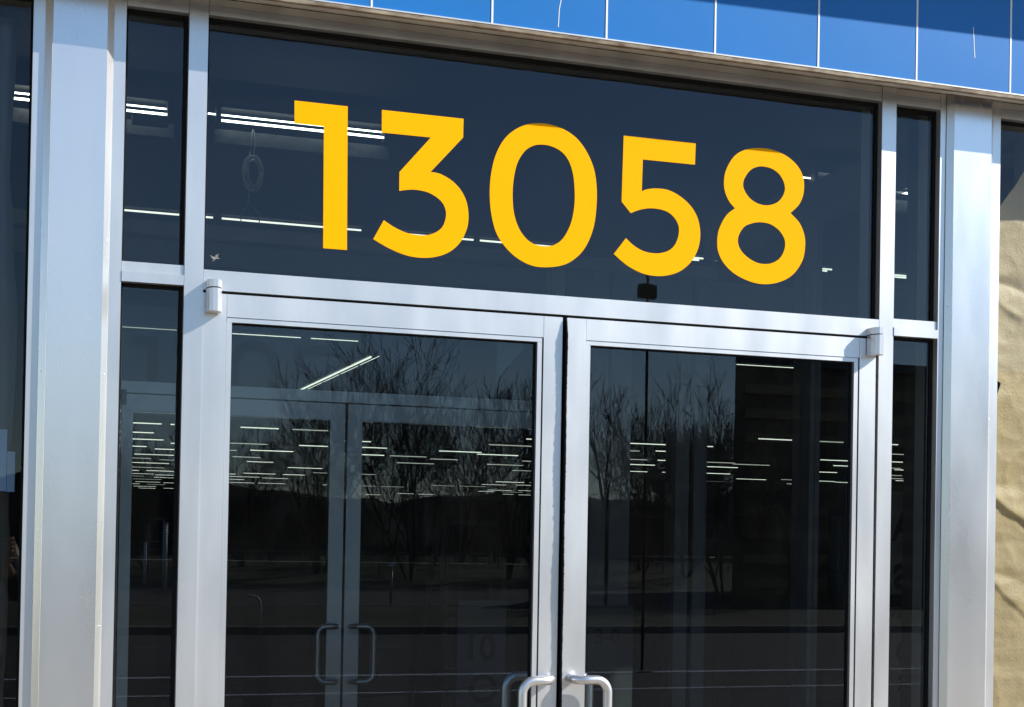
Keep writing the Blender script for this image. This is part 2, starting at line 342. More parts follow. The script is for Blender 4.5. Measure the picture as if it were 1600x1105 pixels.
# ------------------------------------------------------------------ doors
def hinge_cap(parent, xc, side):
    """offset pivot: a D-shaped cast cap on the frame and a longer one below it on the door"""
    w, d = .0185, .047
    def foot(k=1.): return [(xc-w*k, 0), (xc-w*k, -d*.45*k), (xc-w*.72*k, -d*.78*k), (xc-w*.3*k, -d*.97*k), (xc+w*.3*k, -d*.97*k), (xc+w*.72*k, -d*.78*k), (xc+w*k, -d*.45*k), (xc+w*k, 0)]
    p = prism_z('pivot_hinge', M['cast'], parent, foot(), 2.0695, 2.1255, bevel=.0018, seg=2)
    prism_z('upper_knuckle', M['cast'], p, foot(), 2.1285, 2.147, bevel=.003, seg=2)
    prism_z('pin', M['black'], p, foot(.7), 2.1250, 2.1290)
def door(x0, x1, hinge_left, label):
    zt, zr, zb = 2.1190, 2.0625, .012
    d = thing('glass_door', label, 'door', ((x0 if hinge_left else x1), .02, 0))
    D = M['alu_door']; y = .0028
    sl_, sr_ = (x0+.0592, x1-.0530) if hinge_left else (x0+.0552, x1-.0535)
    box('stile', D, d, x0, sl_-.0003, y, .047, zb, zt, bevel=.0016); box('stile', D, d, sr_+.0004, x1, y, .047, zb, zt, bevel=.0012)
    box('top_rail', D, d, sl_+.0004, sr_-.0004, y+.0003, .0465, zr, zt, bevel=.0006)
    box('bottom_rail', D, d, sl_+.0004, sr_-.0004, y+.0003, .0465, zb, .26, bevel=.0006)
    bw = .0118; g0, g1, gz0, gz1 = sl_+bw+.0012, sr_-bw-.0045, .272, zr-bw-.001
    # glazing beads: top, bottom and two sides, sitting just behind a shadow groove
    box('glazing_bead', D, d, sl_+.001, sr_-.0035, y+.0022, .03, gz1+.0005, zr-.0012, bevel=.0009)
    box('glazing_bead', D, d, sl_+.001, sr_-.0035, y+.0022, .03, .2612, gz0, bevel=.0009)
    box('glazing_bead', D, d, sl_+.0002, g0, y+.0012, .03, gz0, gz1, bevel=.0009)
    box('glazing_bead', D, d, g1, sr_-.0035, y+.0022, .03, gz0, gz1, bevel=.0009)
    pane(g0, g1, gz0, gz1, .0205, d)
    gasket(g0, g1, gz0, gz1, .0165, .0203, w=.0062, wt=.004, parent=d, wl=.003)
    # offset C-shaped pull: out from the stile, bent sideways over the glass
    s = -1 if hinge_left else 1
    xm = (sr_+.003+x1)/2+.001 if hinge_left else (sl_+x0)/2-.001
    zt_, zb_ = 1.158, .930
    def pull(yb, sg):
        o_, p_, rb = .088, .047, .034
        pts = [(xm, yb, zt_), (xm, yb+sg*.014, zt_)]
        # quarter turn from projecting to lateral, then the vertical grip, and back
        e = Vector((xm, yb+sg*.014, zt_)); k = Vector((xm+s*.030, yb+sg*p_, zt_))
        for i in range(1, 7):
            a = i/6*math.pi/2; pts.append((xm+s*.034*(1-math.cos(a)), yb+sg*(.014+(p_-.014)*math.sin(a)), zt_))
        cx = xm+s*(o_-rb)
        for i in range(0, 9):
            a = i/8*math.pi/2; pts.append((cx+s*rb*math.sin(a), yb+sg*p_, zt_-rb*(1-math.cos(a))))
        for i in range(0, 9):
            a = i/8*math.pi/2; pts.append((cx+s*rb*math.cos(a), yb+sg*p_, zb_+rb*(1-math.sin(a))))
        for i in range(0, 7):
            a = i/6*math.pi/2; pts.append((xm+s*.034*(1-math.sin(a)), yb+sg*(.014+(p_-.014)*math.cos(a)), zb_))
        pts.append((xm, yb, zb_))
        out = [pts[0]]
        for q in pts[1:]:
            if (Vector(q)-Vector(out[-1])).length > .0015: out.append(q)
        tube('pull_handle', M['handle'], d, out, .0126, 20)
    pull(y-.0003, -1); pull(.0472, 1)
    hinge_cap(d, .4885 if hinge_left else 2.3585, hinge_left)
    return d
dl = door(.4643, 1.4105, True, 'left-hand glass entrance door leaf with pull handle beside the meeting gap')
dr = door(1.4235, 2.3720, False, 'right-hand glass entrance door leaf, hinged next to the right sidelight')
# brush seal with a ragged edge in the meeting gap, carried by the right leaf
bm = bmesh.new(); rr = random.Random(4); n = 620; last = None; xs = 1.4196; wob = 0
for i in range(n+1):
    z = .03+(2.115-.03)*i/n
    yv = -.0112-.0030*rr.random()*(.4+.6*(i//5 % 2))-.0012*math.sin(z*19)
    if z > 2.07: yv += .009*(z-2.07)/.045
    cur = [bm.verts.new((xs-.0012, yv, z)), bm.verts.new((xs+.0012, yv, z)), bm.verts.new((xs+.0012, .03, z)), bm.verts.new((xs-.0012, .03, z))]
    if last:
        for k in range(4): bm.faces.new((last[k], last[(k+1) % 4], cur[(k+1) % 4], cur[k]))
    last = cur
finish(bm, 'brush_seal', M['black'], dr)
box('seal_strip', M['black'], dl, 1.4108, 1.4160, .012, .03, .02, 2.118)
box('seal_strip', M['black'], fr, .4655, 2.3790, .020, .03, 2.1192, 2.1255)
box('threshold', M['alu'], fr, .464, 2.38, .0, .11, 0, .010)

# ------------------------------------------------------------------ column covers
def column(x0, W, label):
    c = thing('column_cover', label, 'column', (x0+W/2, .01, 0))
    zs = (0, TOP-.0006)
    def d(z): return .0190-.0030*(z-1.1)/1.57 if z > 1.1 else .0190
    w = .0165
    def quad(name, a, b):   # a,b: (x offset, depth factor)
        bm = bmesh.new(); n = 14; prev = None
        for i in range(n+1):
            z = zs[0]+(zs[1]-zs[0])*i/n
            cur = [bm.verts.new((x0+a[0], -d(z)*a[1], z)), bm.verts.new((x0+b[0], -d(z)*b[1], z))]
            if prev: bm.faces.new((prev[0], prev[1], cur[1], cur[0]))
            prev = cur
        o = finish(bm, name, M['alu_column'], c)
        o.modifiers.new('thickness', 'SOLIDIFY').thickness = .0012
        return o
    quad('face_panel', (w+.0004, 1), (W-w-.0004, 1))
    fl = quad('flange', (.0004, 0.1), (w, 1)); fr_ = quad('flange', (W-w, 1), (W-.0004, 0.1))
    for (ob, xo) in ((fl, w*.45), (fr_, W-w*.5)):
        for z in (2.785, 2.226, 1.904, 1.30, .7):
            bm = bmesh.new(); bmesh.ops.create_uvsphere(bm, u_segments=8, v_segments=5, radius=.0024)
            for v in bm.verts: v.co = Vector((v.co.x, v.co.y*.5, v.co.z))+Vector((x0+xo, -d(z)*.52, z))
            finish(bm, 'rivet', M['cast'], ob, smooth=True)
    box('core', M['dark_gap'], c, x0+.004, x0+W-.004, .002, .2, 0, TOP-.001)
    return c
column(.0815, .1585, 'tall silver metal column cover between the left shop window and left sidelight')
column(2.5955, .1625, 'tall silver metal column cover between the right sidelight and papered window')

# ------------------------------------------------------------------ shop windows either side
def shopwin(x0, x1, label, jx):
    s = thing('shop_window', label, 'window', ((x0+x1)/2, .05, 0))
    for a, b_ in jx: box('jamb', A, s, a, b_, .0003, .11, 0, TOP-.0005, bevel=.0008)
    box('head_rail', A, s, x0+.001, x1-.001, .0006, .11, 2.800, 2.8275, bevel=.0006); box('head_closure', AT, s, x0+.001, x1-.001, .0012, .11, 2.8283, TOP-.0008)
    box('sill_rail', A, s, x0+.001, x1-.001, 0, .11, 0, .11)
    pane(x0+.001, x1-.001, .111, 2.799, GY, s, M['glass_shop'])
    gasket(x0, x1, .11, 2.80, GY-.004, GY-.0005, w=.006, wt=.0115)
    return s
shopwin(-1.27, .0540, 'tall dark shop window at the far left edge, backed with dark sheeting', ((.0540, .0816), (-1.318, -1.27)))
shopwin(2.7850, 4.57, 'tall shop window at the far right edge, covered inside by brown paper', ((2.7585, 2.7850), (4.57, 4.618)))

# ------------------------------------------------------------------ address numerals
NUMERALS = {
 '1': [[(0.6852,2.6239,1),(0.8221,2.6241,1),(0.8273,2.2565,1),(0.7657,2.2562,1),(0.7615,2.5664,1),(0.6863,2.5661,1)]],
 '3': [[(0.9117,2.6251,1),(1.1315,2.6257,1),(1.1313,2.5765,1),(1.0445,2.4775,1),(1.0704,2.475,0),(1.1022,2.4606,0),(1.1263,2.4393,0),(1.1428,2.4112,0),(1.1498,2.3756,0),(1.1465,2.3392,0),(1.129,2.3015,0),(1.1019,2.2747,0),(1.0667,2.2585,0),(1.0278,2.2522,0),(0.9851,2.2548,0),(0.9386,2.2692,0),(0.8953,2.2899,1),(0.9222,2.3411,1),(0.9489,2.3261,0),(0.98,2.3145,0),(1.0111,2.3104,0),(1.0384,2.3122,0),(1.0617,2.3213,0),(1.0789,2.3365,0),(1.0869,2.3567,0),(1.0881,2.3778,0),(1.0798,2.3978,0),(1.0619,2.4133,0),(1.0362,2.4241,0),(1.005,2.4273,0),(0.9818,2.4248,0),(0.9617,2.4203,1),(0.9613,2.4692,1),(1.0437,2.5674,1),(0.9125,2.5665,1)]],
 '0': [[(1.3399,2.6364,0),(1.3785,2.636,0),(1.4174,2.626,0),(1.4526,2.6054,0),(1.4813,2.5716,0),(1.5018,2.5288,0),(1.5102,2.4805,0),(1.5107,2.4316,0),(1.5046,2.378,0),(1.488,2.3299,0),(1.4626,2.2933,0),(1.424,2.2658,0),(1.3769,2.2543,0),(1.33,2.2547,0),(1.2872,2.2715,0),(1.253,2.2987,0),(1.2272,2.3346,0),(1.213,2.3812,0),(1.2074,2.4325,0),(1.2096,2.4845,0),(1.2212,2.5375,0),(1.2434,2.5817,0),(1.2724,2.6107,0),(1.306,2.6288,0)],[(1.3452,2.5797,0),(1.3752,2.5792,0),(1.4056,2.568,0),(1.4275,2.5459,0),(1.4412,2.5106,0),(1.4468,2.4666,0),(1.4464,2.4219,0),(1.4373,2.3764,0),(1.4185,2.3384,0),(1.3972,2.3184,0),(1.3738,2.3102,0),(1.3417,2.3108,0),(1.316,2.3219,0),(1.2922,2.348,0),(1.2766,2.3867,0),(1.2711,2.4303,0),(1.2729,2.4785,0),(1.2825,2.5235,0),(1.3009,2.5555,0),(1.3219,2.5725,0)]],
 '5': [[(1.5868,2.6291,1),(1.8028,2.63,1),(1.8015,2.5708,1),(1.6446,2.5698,1),(1.6429,2.4822,1),(1.659,2.4891,0),(1.6859,2.494,0),(1.7222,2.4928,0),(1.7588,2.4787,0),(1.7913,2.4545,0),(1.8125,2.423,0),(1.8211,2.3819,0),(1.8154,2.3397,0),(1.794,2.3004,0),(1.7625,2.273,0),(1.7264,2.2587,0),(1.6902,2.2539,0),(1.6497,2.2579,0),(1.6048,2.2755,0),(1.5634,2.3044,1),(1.5985,2.3502,1),(1.6215,2.3324,0),(1.6485,2.32,0),(1.6757,2.3157,0),(1.7027,2.3178,0),(1.7296,2.3286,0),(1.7474,2.3487,0),(1.756,2.3764,0),(1.7534,2.4011,0),(1.7393,2.4208,0),(1.7186,2.4336,0),(1.6915,2.4383,0),(1.6645,2.4375,0),(1.6355,2.4303,0),(1.6114,2.4196,1),(1.5839,2.4488,1)]],
 '8': [[(2.0025,2.6373,0),(2.0452,2.6357,0),(2.0885,2.6221,0),(2.1227,2.5976,0),(2.1411,2.565,0),(2.1424,2.5245,0),(2.1295,2.4911,0),(2.1015,2.4626,1),(2.1304,2.4376,0),(2.1468,2.4048,0),(2.1498,2.3706,0),(2.1419,2.3314,0),(2.1159,2.293,0),(2.0804,2.2692,0),(2.0328,2.2563,0),(1.9855,2.258,0),(1.9334,2.2753,0),(1.8956,2.3039,0),(1.8758,2.3402,0),(1.8747,2.3822,0),(1.8844,2.4123,0),(1.9025,2.4412,0),(1.9268,2.4607,1),(1.9063,2.4816,0),(1.8927,2.514,0),(1.8934,2.552,0),(1.9092,2.5893,0),(1.932,2.6149,0),(1.9647,2.6308,0)],[(2.0129,2.5864,0),(2.0414,2.5825,0),(2.0656,2.5678,0),(2.0803,2.5443,0),(2.0807,2.5188,0),(2.0621,2.4915,0),(2.0289,2.4782,0),(1.9956,2.4812,0),(1.9695,2.4958,0),(1.9526,2.5196,0),(1.953,2.543,0),(1.9706,2.57,0),(1.9916,2.5827,0)],[(2.0062,2.4286,0),(2.0393,2.4255,0),(2.0684,2.4088,0),(2.0845,2.3846,0),(2.0836,2.3568,0),(2.0673,2.33,0),(2.0366,2.314,0),(1.9985,2.314,0),(1.963,2.3303,0),(1.9414,2.3539,0),(1.9381,2.381,0),(1.9546,2.4098,0),(1.9778,2.4224,0)]],
}
def smooth_ring(pts, n=5):
    """closed outline: straight at corner points, Catmull-Rom through the others"""
    L = len(pts); out = []
    for i in range(L):
        p0, p1, p2, p3 = pts[i-1], pts[i], pts[(i+1) % L], pts[(i+2) % L]
        out.append((p1[0], p1[1]))
        if p1[2] and p2[2]: continue
        a = p1 if p1[2] else p0; d = p2 if p2[2] else p3
        for k in range(1, n):
            t = k/n
            q = [.5*((2*p1[c])+(-a[c]+p2[c])*t+(2*a[c]-5*p1[c]+4*p2[c]-d[c])*t*t+(-a[c]+3*p1[c]-3*p2[c]+d[c])*t**3) for c in (0, 1)]
            out.append(tuple(q))
    return out
def flat_shape(name, rings, y, thick, mat, parent=None):
    cu = bpy.data.curves.new(name, 'CURVE'); cu.dimensions = '2D'; cu.fill_mode = 'BOTH'; cu.extrude = thick/2
    for r in rings:
        sp = cu.splines.new('POLY'); sp.points.add(len(r)-1); sp.use_cyclic_u = True
        for i, (x, z) in enumerate(r): sp.points[i].co = (x, z, 0, 1)
    t = bpy.data.objects.new('tmp', cu); COL.objects.link(t)
    dg = bpy.context.evaluated_depsgraph_get(); me = bpy.data.meshes.new_from_object(t.evaluated_get(dg))
    bpy.data.objects.remove(t); bpy.data.curves.remove(cu)
    me.transform(Matrix(((1, 0, 0, 0), (0, 0, 1, y), (0, 1, 0, 0), (0, 0, 0, 1)))); me.name = name
    me.flip_normals(); me.materials.clear()
    return link(name, me, mat, parent)
WORDS = {'1': 'one', '3': 'three', '0': 'zero', '5': 'five', '8': 'eight'}
for ch, lab in (('1', 'flat yellow numeral one, first of the house number on the transom glass'),
                ('3', 'flat yellow numeral three on the transom glass, between the one and the zero'),
                ('0', 'flat yellow oval numeral zero in the middle of the transom glass'),
                ('5', 'flat yellow numeral five on the transom glass, between the zero and the eight'),
                ('8', 'flat yellow numeral eight, last of the house number on the transom glass')):
    o = flat_shape('numeral', [smooth_ring(r) for r in NUMERALS[ch]], GY-.0008, .0008, M['yellow'])
    tag(o, lab, 'numeral', 'yellow address numerals above the doors')

# ------------------------------------------------------------------ things just inside the glass
# kraft paper taped inside the right shop window
bm = bmesh.new(); nu, nv = 200, 520; g = {}
def ridge(v): return (1-min(1, abs(noise.noise(v))*2.6))**2
def crumple(x, z):
    v = Vector((x*3.1, z*2.4, 1.7)); w = noise.noise(v*.8); v2 = Vector((x*2.2+z*1.1, z*2.9-x*.6, 4))
    h = .015*noise.noise(v)+.0016*noise.noise(Vector((x*9, z*26, 1))) - .005*ridge(v2+Vector((w*.5, w, 0))) + .0026*ridge(v2*2.3+Vector((w, 0, 3))) + .0009*ridge(v2*5.2+Vector((0, w, 9))) + .0006*noise.noise(v*14)
    for (zz, sl, amp) in ((1.700, -.62, .009), (1.475, -1.0, .004), (2.30, -.5, .003)):
        dd = (z-zz-sl*(x-2.79)*.9-.02*noise.noise(Vector((x*9, zz, 0)))); h += amp*math.exp(-(dd/.006)**2) if dd < 0 else amp*math.exp(-(dd/.05)**2)
    return h
for j in range(nv+1):
    for i in range(nu+1):
        x = 2.787+1.2*(i/nu)**1.3; zt = min(2.765, 2.515+(x-2.825)*1.28) if x > 2.79 else 2.47
        zt += .006*noise.noise(Vector((x*30, 0, 0)))
        z = .14+(zt-.14)*j/nv
        g[i, j] = bm.verts.new((x, .100-1.25*crumple(x, z), z))
for j in range(nv):
    for i in range(nu): bm.faces.new((g[i, j], g[i+1, j], g[i+1, j+1], g[i, j+1]))
o = finish(bm, 'kraft_paper', M['kraft'], smooth=True); o.modifiers.new('thickness', 'SOLIDIFY').thickness = .0006
tag(o, 'crumpled brown kraft paper hung inside the far right shop window', 'paper')
# dark sheeting in the left window
bm = bmesh.new(); g = {}
for j in range(121):
    for i in range(41):
        z = .14+2.62*j/120; edge = .026+.016*noise.noise(Vector((z*2.3, 0, 5)))+.006*noise.noise(Vector((z*9, 0, 5)))
        if z > 2.1: edge -= .02*(z-2.1)
        x = -1.25+(edge+1.25)*i/40
        g[i, j] = bm.verts.new((x, .075+.02*noise.noise(Vector((x*5, z*1.5, 2)))+.01*noise.noise(Vector((x*17, z*5, 2))), z))
for j in range(120):
    for i in range(40): bm.faces.new((g[i, j], g[i+1, j], g[i+1, j+1], g[i, j+1]))
o = finish(bm, 'plastic_sheet', M['film'], smooth=True); o.modifiers.new('thickness', 'SOLIDIFY').thickness = .0006
tag(o, 'dark rumpled plastic sheeting hung inside the far left shop window', 'sheet')
tag(box('paper_note', M['tape'], None, -.11, .0155, .036, .0368, 1.618, 1.765), 'pale blue sheet taped inside the far left window, the higher of two', 'note')
tag(box('paper_note', M['tape'], None, .0162, .0345, .038, .0388, 1.617, 1.713), 'narrow pale blue sheet in the far left window, against the frame', 'note')
bm = bmesh.new(); bm.faces.new([bm.verts.new(p) for p in ((2.792, .0335, 2.035), (2.822, .0335, 2.018), (2.792, .0335, 1.93))])
bmesh.ops.solidify(bm, geom=bm.faces[:], thickness=.0005)
tag(finish(bm, 'tape_scrap', M['tape']), 'small torn grey-blue scrap of tape on the right window beside its jamb', 'tape')
# small star-shaped smear in the lower left corner of the transom pane
bm = bmesh.new(); q = random.Random(7); tube_into
for k in range(9):
    a = q.uniform(0, math.tau); l = q.uniform(.006, .015); c = Vector((.4975+q.uniform(-.004, .004), GY-.0008, 2.212+q.uniform(-.004, .004)))
    e = c+Vector((math.cos(a)*l, 0, math.sin(a)*l)); nn = (e-c).cross(Vector((0, 1, 0))).normalized()*.0007
    bm.faces.new([bm.verts.new(v) for v in (c-nn, c+nn, e+nn*.3, e-nn*.3)])
tag(finish(bm, 'glass_smear', M['chalk']), 'small white star-shaped smear low on the left of the transom glass', 'smear')

# ------------------------------------------------------------------ inner vestibule screen
IY = 2.39
iv = thing('inner_frame', 'second aluminium door frame standing inside the vestibule', 'door frame', (1.36, IY, 0))
def im(name, x0, x1, z0, z1, y=IY, d=.11): return box(name, A, iv, x0, x1, y, y+d, z0, z1, bevel=.001)
im('head_rail', -.9, 3.05, 2.722, 2.776); im('transom_bar', .449, 2.2705, 2.0845, 2.1295, y=IY-.001)
M['alu_dark'] = anodised('dimmed_inner_aluminium', col=(.26, .27, .29), rough=.5, metal=.5)  # darker copy of the aluminium, dims the posts that catch sun through the glass
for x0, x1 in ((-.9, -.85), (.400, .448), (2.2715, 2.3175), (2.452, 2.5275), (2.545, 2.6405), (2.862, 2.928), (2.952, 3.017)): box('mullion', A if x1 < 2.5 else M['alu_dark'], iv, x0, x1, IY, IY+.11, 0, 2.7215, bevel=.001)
im('sill_rail', -.85, .4, 0, .1); im('sill_rail', 2.3175, 2.452, 0, .1); im('sill_rail', 2.6405, 2.862, 0, .1)
pane(.449, 2.2705, 2.13, 2.7215, IY+.04, iv, M['glass_clear']); pane(-.85, .4, .1, 2.7215, IY+.04, iv, M['glass_clear'])
pane(2.6405, 2.862, .1, 2.7215, IY+.04, iv, M['glass_clear'])
box('joint', M['black'], iv, (2.5277, 2.5448, IY+.02, IY+.08, 0, 2.7215), (2.9282, 2.9518, IY+.02, IY+.08, 0, 2.7215))
def inner_door(x0, x1, sl_, sr_, hl, label):
    d = thing('inner_door', label, 'door', ((x0 if hl else x1), IY+.02, 0)); y = IY+.003
    box('stile', M['alu_door'], d, x0, sl_, y, y+.044, .01, 2.0785, bevel=.001); box('stile', M['alu_door'], d, sr_, x1, y, y+.044, .01, 2.0785, bevel=.001)
    box('top_rail', M['alu_door'], d, sl_, sr_, y+.0004, y+.0435, 2.0108, 2.0785); box('bottom_rail', M['alu_door'], d, sl_, sr_, y+.0004, y+.0435, .01, .26)
    pane(sl_, sr_, .26, 2.0108, y+.02, d, M['glass_clear'])
    s = -1 if hl else 1; xm = x1-.026 if hl else x0+.030; zt_, zb_ = 1.158, .930
    pts = [(xm, y, zt_), (xm, y-.02, zt_)]; o_, p_, rb = .085, .05, .036
    for i in range(1, 5):
        a = i/4*math.pi/2; pts.append((xm+s*.03*(1-math.cos(a)), y-(.02+(p_-.02)*math.sin(a)), zt_))
    cx = xm+s*(o_-rb)
    for i in range(0, 7):
        a = i/6*math.pi/2; pts.append((cx+s*rb*math.sin(a), y-p_, zt_-rb*(1-math.cos(a))))
    low = [(p[0], p[1], zb_+zt_-p[2]) for p in pts[::-1]]
    tube('pull_handle', M['handle'], d, pts+low, .0125, 14)
    return d
inner_door(.453, 1.3543, .497, 1.2923, True, 'left leaf of the inner vestibule doors, seen through the left entrance door')
di = inner_door(1.3651, 2.2665, 1.4275, 2.205, False, 'right leaf of the inner vestibule doors, behind the meeting stiles')
prism_z('pivot_hinge', M['int_metal'], iv, [(.449, IY-.03), (.468, IY-.03), (.468, IY-.001), (.449, IY-.001)], 2.035, 2.092)
bm = bmesh.new()
tube_into(bm, [(1.386, IY+.003, .825), (1.386, IY-.006, .825)], .017, 20); finish(bm, 'lock_cylinder', M['cast'], di)
# glazed side screen of the vestibule, running back from the facade
sv = thing('side_screen', 'glazed side screen running back into the store at the right of the vestibule', 'partition', (3.0, 1.2, 0))
box('head_beam', M['beam'], sv, 2.985, 3.06, .12, 2.385, 2.80, 2.95)
for y0, y1 in ((.14, .20), (1.43, 1.485), (1.51, 1.565)): box('mullion', M['alu_dark'], sv, 2.985, 3.03, y0, y1, 0, 2.7995, bevel=.001)
box('joint', M['black'], sv, 3.0, 3.02, 1.4852, 1.5098, 0, 2.7995)
box('pane', M['glass_clear'], sv, (3.005, 3.011, .20, 1.43, .1, 2.7995), (3.005, 3.011, 1.565, 2.385, .1, 2.7995))
box('sill_rail', M['alu_dark'], sv, (2.985, 3.03, .2, 1.43, 0, .1), (2.985, 3.03, 1.565, 2.385, 0, .1))

# ------------------------------------------------------------------ fluorescent strip lights
Z0 = 3.92
proto_h = bpy.data.meshes.new('h')
def fixture_mesh():
    bm = bmesh.new(); addbox(bm, -.62, .62, -.055, .055, .02, .075)
    bmesh.ops.recalc_face_normals(bm, faces=bm.faces); me = bpy.data.meshes.new('housing'); bm.to_mesh(me); bm.free(); me.materials.append(M['housing'])
    bm = bmesh.new(); tube_into(bm, [(-.6, 0, 0), (.6, 0, 0)], .017, 8); bmesh.ops.recalc_face_normals(bm, faces=bm.faces)
    t = bpy.data.meshes.new('tube'); bm.to_mesh(t); bm.free(); t.materials.append(M['tube_far'])
    t2 = t.copy(); t2.materials.clear(); t2.materials.append(M['tube_dim'])
    return me, t, t2
M['tube_dim'] = emit('ageing_fluorescent_tube', (.97, 1.0, .80), .5); M['tube_dim'].cycles.emission_sampling = 'NONE'; FR = random.Random(77)
HM, TM, TD = fixture_mesh()
def fixture(x, y, rot=0, two=False, label=None, sc=1.):
    o = thing('strip_light', label or 'distant fluorescent strip light glowing under the dark store ceiling', 'strip light', (x, y, Z0), 'fluorescent strip lights on the store ceiling')
    o.rotation_euler = (0, 0, rot)
    h = bpy.data.objects.new('housing', HM); COL.objects.link(h); h.parent = o; h.scale = (sc, 1, 1)
    k_ = .42 if y < 12 else (.30 if y < 22 else (.62 if y < 42 else (.5 if y < 55 else .34)))
    if two == 'slant': k_ = .8
    for yy in ((-.04, .04) if two is True else (0,)):
        t = bpy.data.objects.new('tube', TD if FR.random() < .38 and y > 12 and two != 'slant' else TM); COL.objects.link(t); t.parent = o; t.location = (0, yy, 0); t.scale = (sc, k_, k_)
    return o
M['wireway'] = plain('grey_wireway', (.16, .165, .17), .7, col2=(.05, .055, .06), vscale=9)
M['tube_far'].cycles.emission_sampling = 'NONE'
def near_fixture(x0, x1, y, label, drop=.0):
    o = thing('strip_light', label, 'strip light', ((x0+x1)/2, y, Z0), 'fluorescent strip lights on the store ceiling')
    box('housing', M['housing'], o, x0-.03, x1+.05, y-.01, y+.12, Z0+.075, Z0+.10)
    for xx in (x1+.004, x0-.03): box('end_socket', M['housing'], o, xx, xx+.026, y-.01, y+.07, Z0-.015, Z0+.073)
    box('wireway', M['wireway'], o, x0-.03, x1+.05, y+.06, y+.12, Z0-.115, Z0-.035)
    tube('tube', M['tube'], o, [(x0, y, Z0), (x1, y, Z0)], .0065, 10)
    tube('tube', M['tube'], o, [(x0-.09, y+.05, Z0+.045), (x1, y+.05, Z0+.045)], .0045, 10)
    return o
near_fixture(.02, .86, 5.0, 'nearest strip light seen through the upper left sidelight')
near_fixture(1.17, 2.13, 5.0, 'nearest strip light, running behind the yellow 1 in the transom')
near_fixture(5.08, 5.30, 5.0, 'short bright strip light seen to the right of the yellow 8')
near_fixture(5.62, 6.5, 5.0, 'nearest strip light seen through the upper right sidelight')
# cardboard scrap left on the wireway
tag(box('cardboard_scrap', plain('tan_card', (.5, .38, .18), .8), None, .66, .86, 4.90, 4.96, 3.83, 3.875), 'tan cardboard scrap lodged on the light seen through the upper left sidelight', 'scrap')
rnd = random.Random(11)
# second row, its tubes placed as seen through the transom
for (a, b_) in ((-.7, .02), (.30, 1.50), (1.53, 2.64), (2.82, 3.55), (3.58, 4.42), (5.15, 5.55), (6.35, 6.78), (7.2, 8.2)):
    fixture((a+b_)/2, 7.7, sc=(b_-a)/1.24, label='strip light in the second row from the glass front', two=(a > 4))
for k, (a, b_) in enumerate(((.2, .78), (1.05, 1.75), (2.3, 3.2))): fixture((a+b_)/2, 11.1, sc=(b_-a)/1.24, label='strip light in the third row from the glass front')
for k, (a, b_) in enumerate(((.6, 2.05), (2.5, 3.4), (3.5, 4.1), (9.2, 10.1))): fixture((a+b_)/2, 14.15, sc=(b_-a)/1.24, label='strip light in the fourth row from the glass front')
for k in range(4):
    o = fixture(4.60, 16.2+1.24*k, rot=math.pi/2, two='slant', sc=.97, label='slanting strip light in the upper left door, %s from its near end' % ('first', 'second', 'third', 'fourth')[k])
    t = bpy.data.objects.new('tube', TM); COL.objects.link(t); t.parent = o; t.location = (0, -.12, .02); t.scale = (.93, .25, .25)
cnt = 0
ORD = {7: 'eighth', 8: 'ninth', 9: 'tenth', 10: 'eleventh', 11: 'twelfth', 12: 'thirteenth', 13: 'fourteenth', 14: 'fifteenth', 15: 'sixteenth'}
for r_ in range(7, 24):
    y = 5+3.05*r_; D_ = y+3.74
    x = D_*.07+rnd.uniform(0, 1.3)
    while x < D_*.70:
        run = rnd.choice((1, 2, 2, 3, 4))
        for q_ in range(run):
            if x > D_*.70 or cnt >= 262: break
            fixture(x, y+rnd.uniform(-.7, .7)*(r_ > 8), sc=rnd.choice((.7, .9, 1, 1)), label='strip light in the %s row from the glass front' % ORD[r_] if r_ in ORD else None)
            cnt += 1; x += 1.33
        x += rnd.choice((.5, 1.33, 2.66, 3.99))*(1 + (r_ > 12)*.9 + (r_ > 16)*1.1)
# looped cable hanging from the nearest light
c = thing('hanging_cable', 'coil of grey cable hanging from the strip light left of the yellow 1', 'cable', (1.355, 5.0, 3.88))
bm = bmesh.new()
tube_into(bm, [(1.350, 5.0, 3.885), (1.345, 5.0, 3.80), (1.335, 5.0, 3.735)], .004, 6); tube_into(bm, [(1.352, 5.0, 3.885), (1.362, 5.0, 3.80), (1.357, 5.0, 3.735)], .004, 6)
finish(bm, 'lead', M['wire'], c, smooth=True)
bm = bmesh.new()
for k in range(7):
    q = random.Random(k); cx, cz = 1.355+q.uniform(-.010, .010), 3.632+q.uniform(-.008, .008); a_, b2 = q.uniform(.036, .062), q.uniform(.085, .105); ph = q.uniform(-.25, .25)
    pts = [(cx+a_*math.cos(t)*math.cos(ph)-b2*math.sin(t)*math.sin(ph)*.5, 5.0+.012*k-.03+.01*math.sin(t), cz+b2*math.sin(t)) for t in [i/28*math.tau for i in range(29)]]
    tube_into(bm, pts, .0050, 6)
tube_into(bm, [(1.337, 5, 3.54), (1.333, 5, 3.47), (1.335, 5, 3.44)], .0032, 6)
tube_into(bm, [Vector((1.345, 5, 3.37))+Vector((-.055*math.cos(t), 0, .065*math.sin(t))) for t in [-.5+i/16*(math.pi+1.0) for i in range(17)]], .003, 6)
finish(bm, 'coil', M['wire'], c, smooth=True)
# cross beam behind the second row
tag(box('ceiling_beam', M['beam'], None, -6, 7, 8.3, 8.45, 3.66, 3.86), 'pale horizontal beam just behind the second row of strip lights', 'beam')

